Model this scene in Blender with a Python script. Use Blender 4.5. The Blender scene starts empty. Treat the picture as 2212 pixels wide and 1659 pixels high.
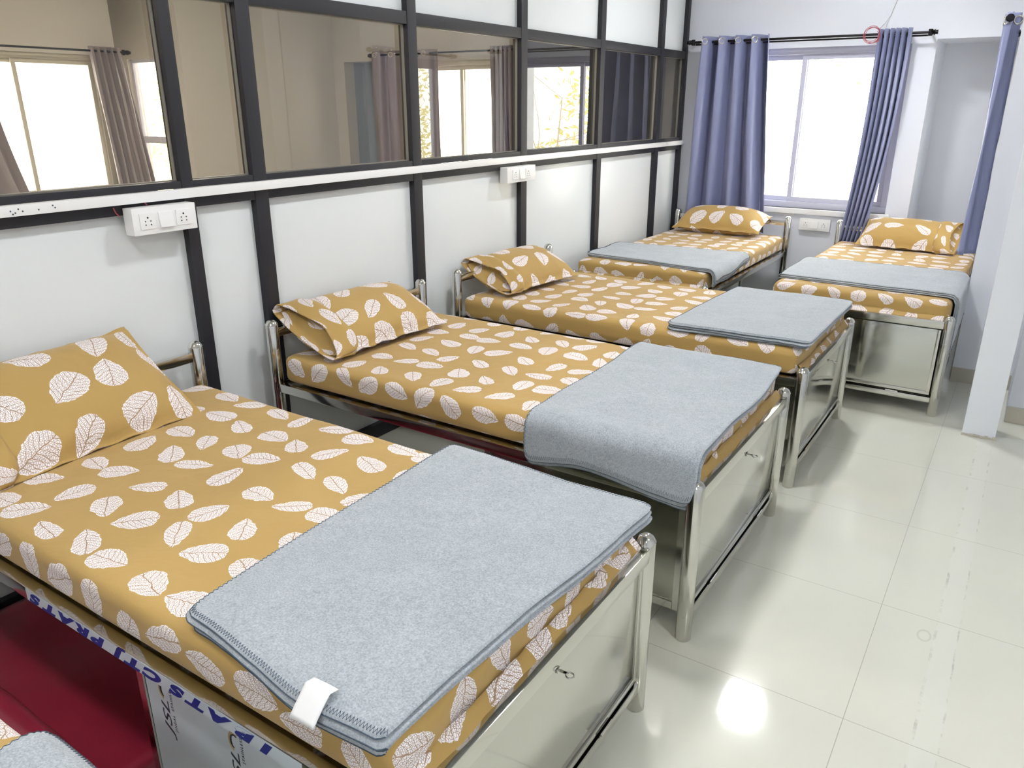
import bpy, bmesh, math, random
from mathutils import Vector, Matrix, noise
PI = math.pi
C = bpy.context.scene.collection
rnd = random.Random(7)

# ---------------------------------------------------------------- helpers
def s2l(c):
    return tuple(((v/255)/12.92 if v/255 <= .04045 else ((v/255+.055)/1.055)**2.4) for v in c)

class NT:
    """tiny node-tree writer"""
    def __init__(s, name):
        s.m = bpy.data.materials.new(name); s.m.use_nodes = True
        s.t = s.m.node_tree; s.t.nodes.clear()
        s.out = s.t.nodes.new('ShaderNodeOutputMaterial')
    def n(s, typ, **kw):
        nd = s.t.nodes.new(typ)
        for k, v in kw.items():
            if k.startswith('i_'):
                key = k[2:]
                key = int(key) if key.isdigit() else key.replace('_', ' ')
                s.set(nd.inputs[key], v)
            else: setattr(nd, k, v)
        return nd
    def set(s, inp, v):
        if hasattr(v, 'links') or hasattr(v, 'is_output'): s.t.links.new(v, inp)
        elif isinstance(v, (tuple, list)) and len(v) == 3 and inp.type == 'RGBA': inp.default_value = (*v, 1)
        else: inp.default_value = v
    def math(s, op, a, b=None, c=None, clamp=False):
        nd = s.t.nodes.new('ShaderNodeMath'); nd.operation = op; nd.use_clamp = clamp
        for i, v in enumerate((a, b, c)):
            if v is not None: s.set(nd.inputs[i], v)
        return nd.outputs[0]
    def mix(s, f, a, b):
        nd = s.t.nodes.new('ShaderNodeMix'); nd.data_type = 'RGBA'
        s.set(nd.inputs[0], f); s.set(nd.inputs[6], a); s.set(nd.inputs[7], b)
        return nd.outputs[2]
    def noise(s, vec, scale, detail=2, rough=.5, dist=0):
        nd = s.n('ShaderNodeTexNoise'); s.set(nd.inputs['Vector'], vec)
        nd.inputs['Scale'].default_value = scale; nd.inputs['Detail'].default_value = detail
        nd.inputs['Roughness'].default_value = rough; nd.inputs['Distortion'].default_value = dist
        return nd.outputs['Fac']
    def bump(s, h, strength=.3, dist=.01, normal=None):
        nd = s.n('ShaderNodeBump'); s.set(nd.inputs['Height'], h)
        nd.inputs['Strength'].default_value = strength; nd.inputs['Distance'].default_value = dist
        if normal is not None: s.set(nd.inputs['Normal'], normal)
        return nd.outputs[0]
    def bsdf(s, color, rough=.5, metal=0., normal=None, **kw):
        b = s.n('ShaderNodeBsdfPrincipled')
        s.set(b.inputs['Base Color'], color); s.set(b.inputs['Roughness'], rough); s.set(b.inputs['Metallic'], metal)
        if normal is not None: s.set(b.inputs['Normal'], normal)
        for k, v in kw.items(): s.set(b.inputs[k.replace('_', ' ')], v)
        return b.outputs[0]
    def end(s, sh):
        s.t.links.new(sh, s.out.inputs[0]); return s.m
    def obj(s): return s.n('ShaderNodeTexCoord').outputs['Object']
    def geo(s): return s.n('ShaderNodeNewGeometry').outputs['Position']

def simple(name, rgb, rough=.5, metal=0., bump=0, bscale=200, **kw):
    t = NT(name); nrm = None
    if bump: nrm = t.bump(t.noise(t.geo(), bscale, 3), bump, .002)
    return t.end(t.bsdf(s2l(rgb), rough, metal, nrm, **kw))

# ---------------------------------------------------------------- materials
def mat_leaf():
    t = NT('leaf_print_cotton')
    uv = t.n('ShaderNodeUVMap').outputs[0]
    oi = t.n('ShaderNodeObjectInfo').outputs['Random']
    off = t.n('ShaderNodeCombineXYZ'); t.set(off.inputs[0], t.math('MULTIPLY', oi, 7.3)); t.set(off.inputs[1], t.math('MULTIPLY', oi, 3.1))
    add = t.n('ShaderNodeVectorMath', operation='ADD'); t.set(add.inputs[0], uv); t.set(add.inputs[1], off.outputs[0])
    P = add.outputs[0]
    wob = t.n('ShaderNodeTexNoise'); t.set(wob.inputs['Vector'], P); wob.inputs['Scale'].default_value = 45; wob.inputs['Detail'].default_value = 1
    wsub = t.n('ShaderNodeVectorMath', operation='SUBTRACT'); t.set(wsub.inputs[0], wob.outputs['Color']); wsub.inputs[1].default_value = (.5, .5, .5)
    wsc = t.n('ShaderNodeVectorMath', operation='SCALE'); t.set(wsc.inputs[0], wsub.outputs[0]); wsc.inputs['Scale'].default_value = .012
    pw = t.n('ShaderNodeVectorMath', operation='ADD'); t.set(pw.inputs[0], P); t.set(pw.inputs[1], wsc.outputs[0])
    v = t.n('ShaderNodeTexVoronoi', voronoi_dimensions='2D'); t.set(v.inputs['Vector'], pw.outputs[0])
    v.inputs['Scale'].default_value = 7.7; v.inputs['Randomness'].default_value = .27
    d = t.n('ShaderNodeVectorMath', operation='SUBTRACT'); t.set(d.inputs[0], pw.outputs[0]); t.set(d.inputs[1], v.outputs['Position'])
    # voronoi 2D position output is in texture space already divided by scale
    sp = t.n('ShaderNodeSeparateXYZ'); t.set(sp.inputs[0], d.outputs[0])
    col = t.n('ShaderNodeSeparateColor'); t.set(col.inputs[0], v.outputs['Color'])
    th = t.math('MULTIPLY', col.outputs[0], 2*PI)
    c, s_ = t.math('COSINE', th), t.math('SINE', th)
    a = t.math('ADD', t.math('MULTIPLY', sp.outputs[0], c), t.math('MULTIPLY', sp.outputs[1], s_))
    b = t.math('SUBTRACT', t.math('MULTIPLY', sp.outputs[1], c), t.math('MULTIPLY', sp.outputs[0], s_))
    L = t.math('MULTIPLY_ADD', col.outputs[1], .026, .096)
    W = t.math('MULTIPLY_ADD', col.outputs[2], .014, .027)
    u = t.math('ADD', t.math('DIVIDE', a, L), .5, clamp=True)
    prof = t.math('MULTIPLY', t.math('POWER', u, .46), t.math('POWER', t.math('SUBTRACT', 1., u), .80))
    w = t.math('MULTIPLY', t.math('MULTIPLY', prof, 2.32), W)
    ab = t.math('ABSOLUTE', b)
    jag = t.math('MULTIPLY', t.math('SUBTRACT', t.noise(P, 260, 1), .5), .004)
    dist = t.math('SUBTRACT', t.math('ADD', w, jag), ab)
    mask = t.math('MULTIPLY', dist, 1200., clamp=True)
    # veins
    mid = t.math('MULTIPLY', t.math('SUBTRACT', ab, .0008), 1500., clamp=True)
    lat = t.math('FRACT', t.math('DIVIDE', t.math('ADD', a, t.math('MULTIPLY', ab, .75)), .0125))
    lat = t.math('MULTIPLY', t.math('SUBTRACT', t.math('ABSOLUTE', t.math('SUBTRACT', lat, .5)), .03), 18., clamp=True)
    cr = t.n('ShaderNodeTexVoronoi', voronoi_dimensions='2D', feature='DISTANCE_TO_EDGE'); t.set(cr.inputs['Vector'], P)
    cr.inputs['Scale'].default_value = 235
    cell = t.math('MULTIPLY', t.math('SUBTRACT', cr.outputs['Distance'], .045), 11., clamp=True)
    rim = t.math('MULTIPLY', t.math('SUBTRACT', .0026, dist), 1500., clamp=True)
    cell2 = t.math('MAXIMUM', cell, t.math('MULTIPLY', rim, .8))
    white = t.math('MULTIPLY', t.math('MULTIPLY', mid, lat), cell2)
    base = t.mix(t.noise(P, 3.5, 3), s2l((172, 140, 80)), s2l((182, 150, 88)))
    inner = t.mix(white, s2l((158, 128, 98)), s2l((250, 245, 248)))
    colr = t.mix(mask, base, inner)
    nb = t.bump(t.noise(P, 7, 4, .55, .6), .28, .018)
    nb2 = t.bump(t.noise(P, 900, 1), .12, .0006, nb)
    b_ = t.n('ShaderNodeBsdfPrincipled')
    t.set(b_.inputs['Base Color'], colr); t.set(b_.inputs['Roughness'], .72); t.set(b_.inputs['Normal'], nb2)
    b_.inputs['Sheen Weight'].default_value = .15; b_.inputs['Specular IOR Level'].default_value = .35
    return t.end(b_.outputs[0])

def mat_blanket():
    t = NT('grey_felted_wool')
    P = t.obj()
    n1 = t.noise(P, 260, 4, .7); n2 = t.noise(P, 60, 3, .6); n3 = t.noise(P, 9, 2)
    k = t.math('ADD', t.math('MULTIPLY', n1, .74), t.math('ADD', t.math('MULTIPLY', n2, .16), t.math('MULTIPLY', n3, .1)))
    f = t.math('MULTIPLY', t.math('SUBTRACT', k, .36), 3.6, clamp=True)
    col = t.mix(f, s2l((134, 141, 148)), s2l((180, 187, 193)))
    nb = t.bump(n1, .35, .002, t.bump(t.noise(P, 14, 3), .25, .012))
    b_ = t.n('ShaderNodeBsdfPrincipled'); t.set(b_.inputs['Base Color'], col); t.set(b_.inputs['Normal'], nb)
    b_.inputs['Roughness'].default_value = .95; b_.inputs['Sheen Weight'].default_value = .35; b_.inputs['Specular IOR Level'].default_value = .1
    return t.end(b_.outputs[0])

def mat_steel(name, rough=.14, wave=0., col=(207, 206, 200)):
    t = NT(name); P = t.geo(); nrm = None
    if wave: nrm = t.bump(t.noise(P, 3.0, 1, .4), wave, .05)
    r = t.math('MULTIPLY_ADD', t.noise(P, 25, 3), .08, rough-.04)
    return t.end(t.bsdf(s2l(col), r, 1., nrm))

def mat_floor():
    t = NT('cream_vitrified_tiles'); P = t.geo()
    mp = t.n('ShaderNodeMapping'); t.set(mp.inputs['Vector'], P); mp.inputs['Location'].default_value = (.158, -1.846+.6*0, 0)
    sp = t.n('ShaderNodeSeparateXYZ'); t.set(sp.inputs[0], mp.outputs[0])
    def line(v, w):
        fr = t.math('FRACT', t.math('ADD', t.math('DIVIDE', v, .6), 100.5))
        return t.math('LESS_THAN', t.math('ABSOLUTE', t.math('SUBTRACT', fr, .5)), w/.6/2)
    g = t.math('MAXIMUM', line(sp.outputs[0], .0022), line(sp.outputs[1], .0022))
    n = t.noise(P, 2.2, 4, .55)
    base = t.mix(t.math('MULTIPLY', n, 1., clamp=True), s2l((216, 217, 203)), s2l((206, 206, 195)))
    # glue residue left by two strips of tape down the aisle
    so = t.n('ShaderNodeSeparateXYZ'); t.set(so.inputs[0], P)
    wob = t.math('MULTIPLY', t.math('SUBTRACT', t.noise(P, 6, 3), .5), .012)
    xx = t.math('ADD', so.outputs[0], wob)
    def strip(x, w):
        return t.math('LESS_THAN', t.math('ABSOLUTE', t.math('SUBTRACT', xx, x)), w)
    dirt = t.math('MAXIMUM', strip(.006, .004), strip(.067, .0025))
    patch = t.math('MULTIPLY', t.math('SUBTRACT', t.noise(P, 9, 4, .7), .5), 6., clamp=True)
    dirt = t.math('MULTIPLY', t.math('MULTIPLY', dirt, patch), .55)
    band = t.math('MULTIPLY', t.math('LESS_THAN', t.math('ABSOLUTE', t.math('SUBTRACT', xx, .036)), .031), .14)
    col = t.mix(band, base, s2l((222, 222, 220)))
    col = t.mix(dirt, col, s2l((150, 148, 140)))
    ex = t.math('MULTIPLY', t.math('ADD', so.outputs[0], .022), 1.); ey = t.math('MULTIPLY', t.math('SUBTRACT', so.outputs[1], 2.345), .62)
    rd = t.math('ADD', t.math('SQRT', t.math('ADD', t.math('MULTIPLY', ex, ex), t.math('MULTIPLY', ey, ey))), wob)
    ring = t.math('MULTIPLY', t.math('LESS_THAN', t.math('ABSOLUTE', t.math('SUBTRACT', rd, .017)), .003), .3)
    col = t.mix(ring, col, s2l((165, 163, 152)))
    col = t.mix(g, col, s2l((158, 156, 146)))
    rough = t.math('MULTIPLY_ADD', g, .5, t.math('MULTIPLY_ADD', t.noise(P, 5, 3), .05, .055))
    nb = t.bump(t.noise(P, 1.6, 1), .05, .02)
    return t.end(t.bsdf(col, rough, 0., nb, Specular_IOR_Level=.8))

def mat_paint(name, rgb, rough=.55):
    t = NT(name); P = t.geo()
    col = t.mix(t.noise(P, 1.3, 3), s2l(rgb), s2l(tuple(max(0, c-6) for c in rgb)))
    return t.end(t.bsdf(col, rough, 0., t.bump(t.noise(P, 120, 3), .06, .002)))

def mat_glass(name, tint=(1, 1, 1), ior=1.5, rough=0.):
    t = NT(name)
    fr = t.n('ShaderNodeFresnel'); fr.inputs['IOR'].default_value = ior
    bf = t.n('ShaderNodeNewGeometry').outputs['Backfacing']
    k = t.math('MULTIPLY', t.math('MULTIPLY', fr.outputs[0], 1.8, clamp=True), t.math('SUBTRACT', 1., bf))
    tr = t.n('ShaderNodeBsdfTransparent'); tr.inputs[0].default_value = (*tint, 1)
    gl = t.n('ShaderNodeBsdfGlossy'); gl.inputs['Roughness'].default_value = rough; gl.inputs[0].default_value = (1, 1, 1, 1)
    mx = t.n('ShaderNodeMixShader'); t.set(mx.inputs[0], k); t.set(mx.inputs[1], tr.outputs[0]); t.set(mx.inputs[2], gl.outputs[0])
    return t.end(mx.outputs[0])

def mat_curtain(name, rgb, rgb2):
    t = NT(name); uv = t.n('ShaderNodeUVMap').outputs[0]
    mp = t.n('ShaderNodeMapping'); t.set(mp.inputs['Vector'], uv); mp.inputs['Scale'].default_value = (60, 3, 1)
    n = t.noise(mp.outputs[0], 4, 3)
    col = t.mix(n, s2l(rgb), s2l(rgb2))
    pr = t.bsdf(col, .36, 0., t.bump(n, .06, .003), Sheen_Weight=.2, Specular_IOR_Level=.9)
    tl = t.n('ShaderNodeBsdfTranslucent'); t.set(tl.inputs[0], t.mix(.5, col, s2l((200, 180, 150))))
    mx = t.n('ShaderNodeMixShader', i_0=.05); t.set(mx.inputs[1], pr); t.set(mx.inputs[2], tl.outputs[0])
    return t.end(mx.outputs[0])

def mat_red():
    t = NT('red_rexine_under_plastic'); P = t.geo()
    col = t.mix(t.noise(P, 6, 3), s2l((150, 36, 62)), s2l((172, 46, 66)))
    h = t.noise(P, 4, 3, .5, .3)
    return t.end(t.bsdf(col, .34, 0., t.bump(h, .15, .03), Coat_Weight=.8, Coat_Roughness=.12))

def mat_emit(name, rgb, k):
    t = NT(name); e = t.n('ShaderNodeEmission'); e.inputs[0].default_value = (*rgb, 1); e.inputs[1].default_value = k
    return t.end(e.outputs[0])

M = dict(
    leaf=mat_leaf(), blanket=mat_blanket(),
    steel=mat_steel('polished_steel_tube', .10), sheet=mat_steel('steel_door_sheet', .09, .07, (203, 203, 197)),
    steel_dark=mat_steel('steel_cabinet_side', .2, .10, (170, 170, 160)),
    floor=mat_floor(), wall=mat_paint('pale_blue_grey_paint', (226, 229, 238)), white_wall=mat_paint('white_paint', (238, 241, 248)),
    ceil=mat_paint('ceiling_paint', (238, 238, 238)), far_wall=mat_paint('next_room_paint', (196, 190, 182)),
    niche2=mat_paint('next_room_recess_paint', (150, 158, 172)), niche=mat_paint('recess_paint', (236, 239, 245)),  # ward recess paint lightened to stand in for lamp light reaching inside
    panel=simple('white_laminate_panel', (226, 230, 232), .28, Specular_IOR_Level=.5),
    rail=simple('white_aluminium_rail', (240, 240, 240), .35),
    alu=simple('dark_powder_coated_aluminium', (34, 34, 40), .5, .0, Specular_IOR_Level=.45),
    glass=mat_glass('partition_glass', (.86, .84, .80), 1.55), wglass=mat_glass('window_glass', (.97, .98, .98), 1.45),
    gasket=simple('pale_glazing_bead', (128, 124, 116), .4),
    frame=simple('pale_lilac_aluminium', (196, 196, 212), .45),
    skirt=simple('beige_skirting_tile', (196, 190, 176), .25),
    curtain=mat_curtain('steel_blue_satin', (116, 124, 164), (142, 147, 184)),
    curtain2=mat_curtain('mauve_grey_satin', (132, 120, 124), (150, 138, 140)),
    black=simple('black_metal', (32, 30, 34), .35, .6), chrome=simple('grommet_metal', (225, 222, 214), .18, 1.),
    plastic=simple('white_switch_plastic', (240, 240, 240), .32), hole=simple('socket_hole', (40, 40, 42), .7),
    red=mat_red(), redwire=simple('red_wire', (168, 70, 84), .45), greywire=simple('grey_wire', (176, 176, 176), .6),
    film=simple('blue_white_protective_film', (206, 216, 226), .3, 0.), ink=simple('blue_ink', (32, 44, 132), .5),
    inkdark=simple('dark_ink', (38, 42, 62), .5), gold=simple('gold_ink', (188, 160, 112), .5),
    tag=simple('white_cloth_tag', (246, 246, 246), .8), thread=simple('dark_overlock_thread', (70, 84, 98), .9),
    lining=simple('dark_inner_blanket', (120, 128, 136), .95),
    bark=simple('bark', (205, 188, 160), .9), foliage=simple('foliage', (222, 216, 150), .8),
    lamp=mat_emit('led_diffuser', (.98, .985, .99), 125.), lampfar=mat_emit('led_diffuser_back', (.98, .985, .99), 185.), lampaisle=mat_emit('led_diffuser_aisle', (.98, .985, .99), 150.), lamp2=mat_emit('next_room_diffuser', (1., .93, .84), 340.),
    lampbody=simple('white_lamp_body', (240, 240, 240), .4), plasticwrap=mat_glass('clear_plastic_wrap', (1, .97, .97), 1.5, .12),
)

# ---------------------------------------------------------------- mesh helpers
class MB:
    def __init__(s): s.v = []; s.f = []; s.uv = {}
    def add(s, vs, fs):
        o = len(s.v); s.v += [tuple(v) for v in vs]; s.f += [tuple(i+o for i in f) for f in fs]; return s
    def box(s, x0, x1, y0, y1, z0, z1):
        vs = [(x0,y0,z0),(x1,y0,z0),(x1,y1,z0),(x0,y1,z0),(x0,y0,z1),(x1,y0,z1),(x1,y1,z1),(x0,y1,z1)]
        return s.add(vs, [(0,3,2,1),(4,5,6,7),(0,1,5,4),(1,2,6,5),(2,3,7,6),(3,0,4,7)])
    def tube(s, pts, r, n=10, cap=True):
        pts = [Vector(p) for p in pts]; rs = r if isinstance(r, (list, tuple)) else [r]*len(pts)
        up = Vector((0, 0, 1)); rings = []
        d0 = (pts[1]-pts[0]).normalized()
        side = d0.cross(up)
        if side.length < .05: side = d0.cross(Vector((1, 0, 0)))
        side.normalize()
        for i, p in enumerate(pts):
            d = (pts[min(i+1, len(pts)-1)]-pts[max(i-1, 0)]).normalized()
            side = (side - d*side.dot(d)).normalized(); o = side.cross(d)
            rings.append([p+(side*math.cos(2*PI*k/n)+o*math.sin(2*PI*k/n))*rs[i] for k in range(n)])
        vs = [q for rg in rings for q in rg]; fs = []
        for i in range(len(rings)-1):
            for k in range(n):
                a, b = i*n+k, i*n+(k+1) % n; fs.append((a, b, b+n, a+n))
        if cap:
            fs.append(tuple(reversed(range(n)))); fs.append(tuple((len(rings)-1)*n+k for k in range(n)))
        # orientation is fixed by recalc later
        return s.add(vs, fs)
    def lathe(s, prof, c=(0, 0, 0), n=24, axis='z'):
        vs = []; fs = []
        for r, z in prof:
            for k in range(n):
                x, y = r*math.cos(2*PI*k/n), r*math.sin(2*PI*k/n)
                p = (x, y, z) if axis == 'z' else ((z, x, y) if axis == 'x' else (x, z, y))
                vs.append((p[0]+c[0], p[1]+c[1], p[2]+c[2]))
        for i in range(len(prof)-1):
            for k in range(n):
                a, b = i*n+k, i*n+(k+1) % n; fs.append((a, b, b+n, a+n))
        fs.append(tuple(range(n))); fs.append(tuple((len(prof)-1)*n+k for k in range(n)))
        return s.add(vs, fs)
    def grid(s, fn, nu, nv, uvfn=None):
        o = len(s.v)
        for j in range(nv+1):
            for i in range(nu+1):
                s.v.append(tuple(fn(i/nu, j/nv)))
                if uvfn: s.uv[len(s.v)-1] = uvfn(i/nu, j/nv)
        for j in range(nv):
            for i in range(nu):
                a = o+j*(nu+1)+i; s.f.append((a, a+1, a+nu+2, a+nu+1))
        return s
    def build(s, name, mat, parent=None, bevel=0., smooth=35, uv=None, recalc=True, seg=2, weld=False):
        me = bpy.data.meshes.new(name); me.from_pydata(s.v, [], s.f); me.update()
        if uv or s.uv:
            ul = me.uv_layers.new(name='UVMap'); src = uv or s.uv
            for lp in me.loops:
                ul.data[lp.index].uv = src(me.vertices[lp.vertex_index].co) if callable(src) else src.get(lp.vertex_index, (0, 0))
        bm = bmesh.new(); bm.from_mesh(me)
        if weld: bmesh.ops.remove_doubles(bm, verts=bm.verts, dist=1e-5)
        if recalc: bmesh.ops.recalc_face_normals(bm, faces=bm.faces)
        if bevel: bmesh.ops.bevel(bm, geom=[e for e in bm.edges if len(e.link_faces) == 2 and e.calc_face_angle(0) > .6], offset=bevel, segments=seg, affect='EDGES', profile=.7)
        bm.to_mesh(me); bm.free()
        me.materials.append(mat)
        if smooth:
            me.polygons.foreach_set('use_smooth', [True]*len(me.polygons)); me.set_sharp_from_angle(angle=math.radians(smooth))
        o = bpy.data.objects.new(name, me); C.objects.link(o)
        if parent: o.parent = parent
        return o

def tag(o, label=None, cat=None, group=None, kind=None):
    for k, v in (('label', label), ('category', cat), ('group', group), ('kind', kind)):
        if v: o[k] = v
    return o
def empty(name, loc=(0, 0, 0), rz=0, **kw):
    o = bpy.data.objects.new(name, None); C.objects.link(o); o.location = loc; o.rotation_euler = (0, 0, rz); o.empty_display_size = .1
    return tag(o, **kw)
def box(name, b, mat, parent=None, bevel=.002, **kw):
    return tag(MB().box(*b).build(name, mat, parent, bevel=bevel), **kw)
def text(name, body, size, mat, parent, matrix, ext=.0003, spacing=1., shear=0., bold=0.):
    cu = bpy.data.curves.new(name, 'FONT'); cu.body = body; cu.size = size; cu.extrude = ext; cu.space_character = spacing; cu.shear = shear; cu.offset = bold
    cu.align_x = 'CENTER'; cu.align_y = 'CENTER'
    to = bpy.data.objects.new(name, cu); C.objects.link(to)
    dg = bpy.context.evaluated_depsgraph_get(); me = bpy.data.meshes.new_from_object(to.evaluated_get(dg))
    bpy.data.objects.remove(to)
    me.materials.clear(); me.materials.append(mat); me.transform(matrix)
    return me
def link(name, me, parent=None):
    o = bpy.data.objects.new(name, me); C.objects.link(o)
    if parent: o.parent = parent
    return o

# ================================================================ SETTING
H = 1.54; XP = -2.46; YB = 6.25; CZ = 2.78
box('floor', (-7.6, 4.2, -3.2, 7.8, -.12, 0), M['floor'], bevel=0, kind='structure')
box('ceiling', (-7.6, 4.2, -3.2, 7.8, CZ, CZ+.12), M['ceil'], bevel=0, kind='structure')

def wall_with_holes(name, axis, p0, p1, a0, a1, holes, mat, z1=CZ):
    """wall slab: thickness p0..p1 on 'axis', spans a0..a1, rectangular holes (a,b,z0,z1) that do not overlap in a"""
    mb = MB(); cur = a0
    def bx(a, b, z0, z):
        if b-a < 1e-4 or z-z0 < 1e-4: return
        if axis == 'y': mb.box(a, b, p0, p1, z0, z)
        else: mb.box(p0, p1, a, b, z0, z)
    for (a, b, z0, z) in sorted(holes):
        bx(cur, a, 0, z1); bx(a, b, 0, z0); bx(a, b, z, z1); cur = b
    bx(cur, a1, 0, z1)
    return tag(mb.build(name, mat, bevel=0, smooth=0), kind='structure')

WIN = (-2.26, -.865, .79, 1.93)
wall_with_holes('wall_back', 'y', YB, YB+.14, XP-.1, -.2, [WIN, (-.716, -.204, 0, 1.953)], M['wall'])
# deep recess right of the window
mb = MB(); mb.box(-.746, -.716, YB+.14, 6.8, 0, 2.0); mb.box(-.2, -.17, YB+.14, 6.8, 0, 2.0); mb.box(-.746, -.17, 6.8, 6.85, 0, 2.0); mb.box(-.716, -.2, YB+.14, 6.8, 1.953, 2.0)
tag(mb.build('wall_recess', M['niche'], bevel=0, smooth=0), kind='structure')
# side wall (faces -x) with a window, its end face is the bright return beside bed 5
SW = (5.42, 6.1, .79, 1.93)
wall_with_holes('wall_right', 'x', -.2, -.06, 5.06, YB+.14, [SW], M['white_wall'])
box('wall_return', (-.2, .1, 5.04, 5.06, 0, CZ), M['white_wall'], bevel=0, kind='structure')
box('wall_right_front', (.1, 1.9, 4.48, 5.06, 0, CZ), M['wall'], bevel=0, kind='structure')
box('wall_right_side', (1.9, 2.04, -3.1, 5.06, 0, CZ), M['wall'], bevel=0, kind='structure')
box('wall_front', (-7.3, 4.1, -3.14, -3.0, 0, CZ), M['wall'], bevel=0, kind='structure')
box('baseboard_right', (.1, 1.9, 4.468, 4.48, 0, .085), M['skirt'], bevel=.003, kind='structure')
box('baseboard_return', (-.2, .1, 5.028, 5.04, 0, .085), M['skirt'], bevel=.003, kind='structure')
box('baseboard_back', (XP, -.716, 6.238, 6.25, 0, .085), M['skirt'], bevel=.003, kind='structure')
# free-standing white pillar with a chipped plaster foot
mb = MB(); mb.box(-.068, .074, 4.17, 4.32, .004, CZ)
p = tag(mb.build('trim_1', M['white_wall'], bevel=.004), kind='structure')
mb = MB()
for k in range(9):
    x = -.07+.0165*k; mb.box(x, x+.0155, 4.163-.002*rnd.random(), 4.17, .0, .008+.008*rnd.random())
mb.build('plaster_chips', M['skirt'], p, bevel=.001)

def window(n, axis, a0, a1, z0, z1, pp, mull, sgn, mat=M['frame']):
    """sliding window; pp = plane position of the frame centre; sgn = direction to the outside"""
    root = empty('window_%d' % n, kind='structure')
    def b(mb, a, b_, d0, d1, za, zb):
        lo, hi = sorted((pp+sgn*d0, pp+sgn*d1))
        mb.box(a, b_, lo, hi, za, zb) if axis == 'y' else mb.box(lo, hi, a, b_, za, zb)
    f = MB(); t = .045
    b(f, a0, a1, -.02, .07, z0, z0+t); b(f, a0, a1, -.02, .07, z1-t, z1); b(f, a0, a0+t, -.02, .07, z0+t, z1-t); b(f, a1-t, a1, -.02, .07, z0+t, z1-t)
    f.build('window_frame', mat, root, bevel=.003)
    for i, (s0, s1, d) in enumerate(((a0+t, mull+.02, .03), (mull-.02, a1-t, .0))):
        g = MB(); w = .034
        b(g, s0, s1, d, d+.022, z0+t, z0+t+w); b(g, s0, s1, d, d+.022, z1-t-w, z1-t); b(g, s0, s0+w, d, d+.022, z0+t+w, z1-t-w); b(g, s1-w, s1, d, d+.022, z0+t+w, z1-t-w)
        so = g.build('sash', mat, root, bevel=.002)
        g = MB(); b(g, s0+w-.004, s1-w+.004, d+.008, d+.013, z0+t+w-.004, z1-t-w+.004)
        g.build('window_glass', M['wglass'], so, bevel=0, smooth=0)
    return root
w1 = window(1, 'y', *WIN, YB+.05, -1.57, 1)
window(2, 'x', *SW, -.15, 5.76, 1)
box('trim_2', (WIN[0]-.03, WIN[1]+.03, YB-.03, YB+.05, .752, .79), M['ceil'], bevel=.003, kind='structure')   # sill
box('trim_3', (WIN[0]-.02, -1.5, YB-.012, YB, .735, .752), M['ceil'], bevel=.003, kind='structure')

# ---------------------------------------------------------------- partition
part = empty('wall_left', (XP, 0, 0), kind='structure')
ys = [(-2.7, -2.62), (-1.5, -1.42), (-.05, .03), (1.66, 1.705), (1.965, 2.03), (2.89, 2.975), (3.83, 3.918), (4.765, 4.88), (5.72, 5.82), (6.2, 6.25)]
ys = [(a, a+.062) if (b-a) > .062 else (a, b) for a, b in ys]
FD = .055   # frame depth behind the visible plane
for a, b in ys:
    o = MB().box(-FD, 0, a, b, 0, CZ).build('mullion', M['alu'], part, bevel=.003)
RZ = [(0, .07), (1.2, 1.236), (1.268, 1.292), (1.878, 1.93), (2.72, CZ)]
for i in range(len(ys)-1):
    y0, y1 = ys[i][1], ys[i+1][0]
    mb = MB()
    for z0, z1 in RZ: mb.box(-FD, -.002, y0, y1, z0, z1)
    mb.build('transom', M['alu'], part, bevel=.003)
    MB().box(-.042, -.030, y0, y1, .07, 1.2).build('lower_panel', M['panel'], part, bevel=.001)
    MB().box(-.042, -.030, y0, y1, 1.93, 2.72).build('upper_panel', M['panel'], part, bevel=.001)
    g = MB().box(-.046, -.040, y0, y1, 1.292, 1.878).build('glass_pane', M['glass'], part, bevel=0, smooth=0)
    bd = MB(); e = .0035
    bd.box(-.04, -.026, y0, y1, 1.292, 1.292+e); bd.box(-.04, -.026, y0, y1, 1.878-e, 1.878)
    bd.box(-.04, -.026, y0, y0+e, 1.292+e, 1.878-e); bd.box(-.04, -.026, y1-e, y1, 1.292+e, 1.878-e)
    bd.build('glazing_bead', M['gasket'], part, bevel=0)
rl = MB().box(-.004, .022, -2.7, 6.25, 1.236, 1.268).build('dado_rail', M['rail'], part, bevel=.003)
mb = MB()
for (y, z) in ((1.085, 1.252), (1.097, 1.246), (1.107, 1.256), (1.09, 1.243), (1.118, 1.249), (1.205, 1.257), (1.211, 1.25), (1.163, 1.249)):
    mb.lathe([(0.0002, .0223), (.0026, .0224), (.0026, .0226), (.0002, .0227)], (0, y, z), 8, 'x')
mb.build('pencil_marks', M['thread'], rl, smooth=0)

# ---------------------------------------------------------------- next room, seen through the glass
FX = -6.75
NW = (-5.62, -4.05, .79, 1.93)
wall_with_holes('wall_far_back', 'y', YB, YB+.14, -6.45, XP-.1, [NW, (-6.2, -5.78, 0, 1.953)], M['far_wall'])
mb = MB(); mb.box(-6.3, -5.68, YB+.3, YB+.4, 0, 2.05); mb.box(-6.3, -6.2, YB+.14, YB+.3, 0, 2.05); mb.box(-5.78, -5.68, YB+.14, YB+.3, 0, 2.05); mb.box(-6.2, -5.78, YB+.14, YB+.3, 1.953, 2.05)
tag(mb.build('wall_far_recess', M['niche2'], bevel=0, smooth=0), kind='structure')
TW = (-7.16, -6.5, .5, 1.93)
wall_with_holes('wall_far_nook', 'y', 4.45, 4.55, -7.5, -6.45, [TW], M['far_wall'])
LW = (2.55, 3.95, .80, 1.93)
wall_with_holes('wall_far_left', 'x', FX-.14, FX, -3.1, 4.1, [LW], M['far_wall'])
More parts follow.
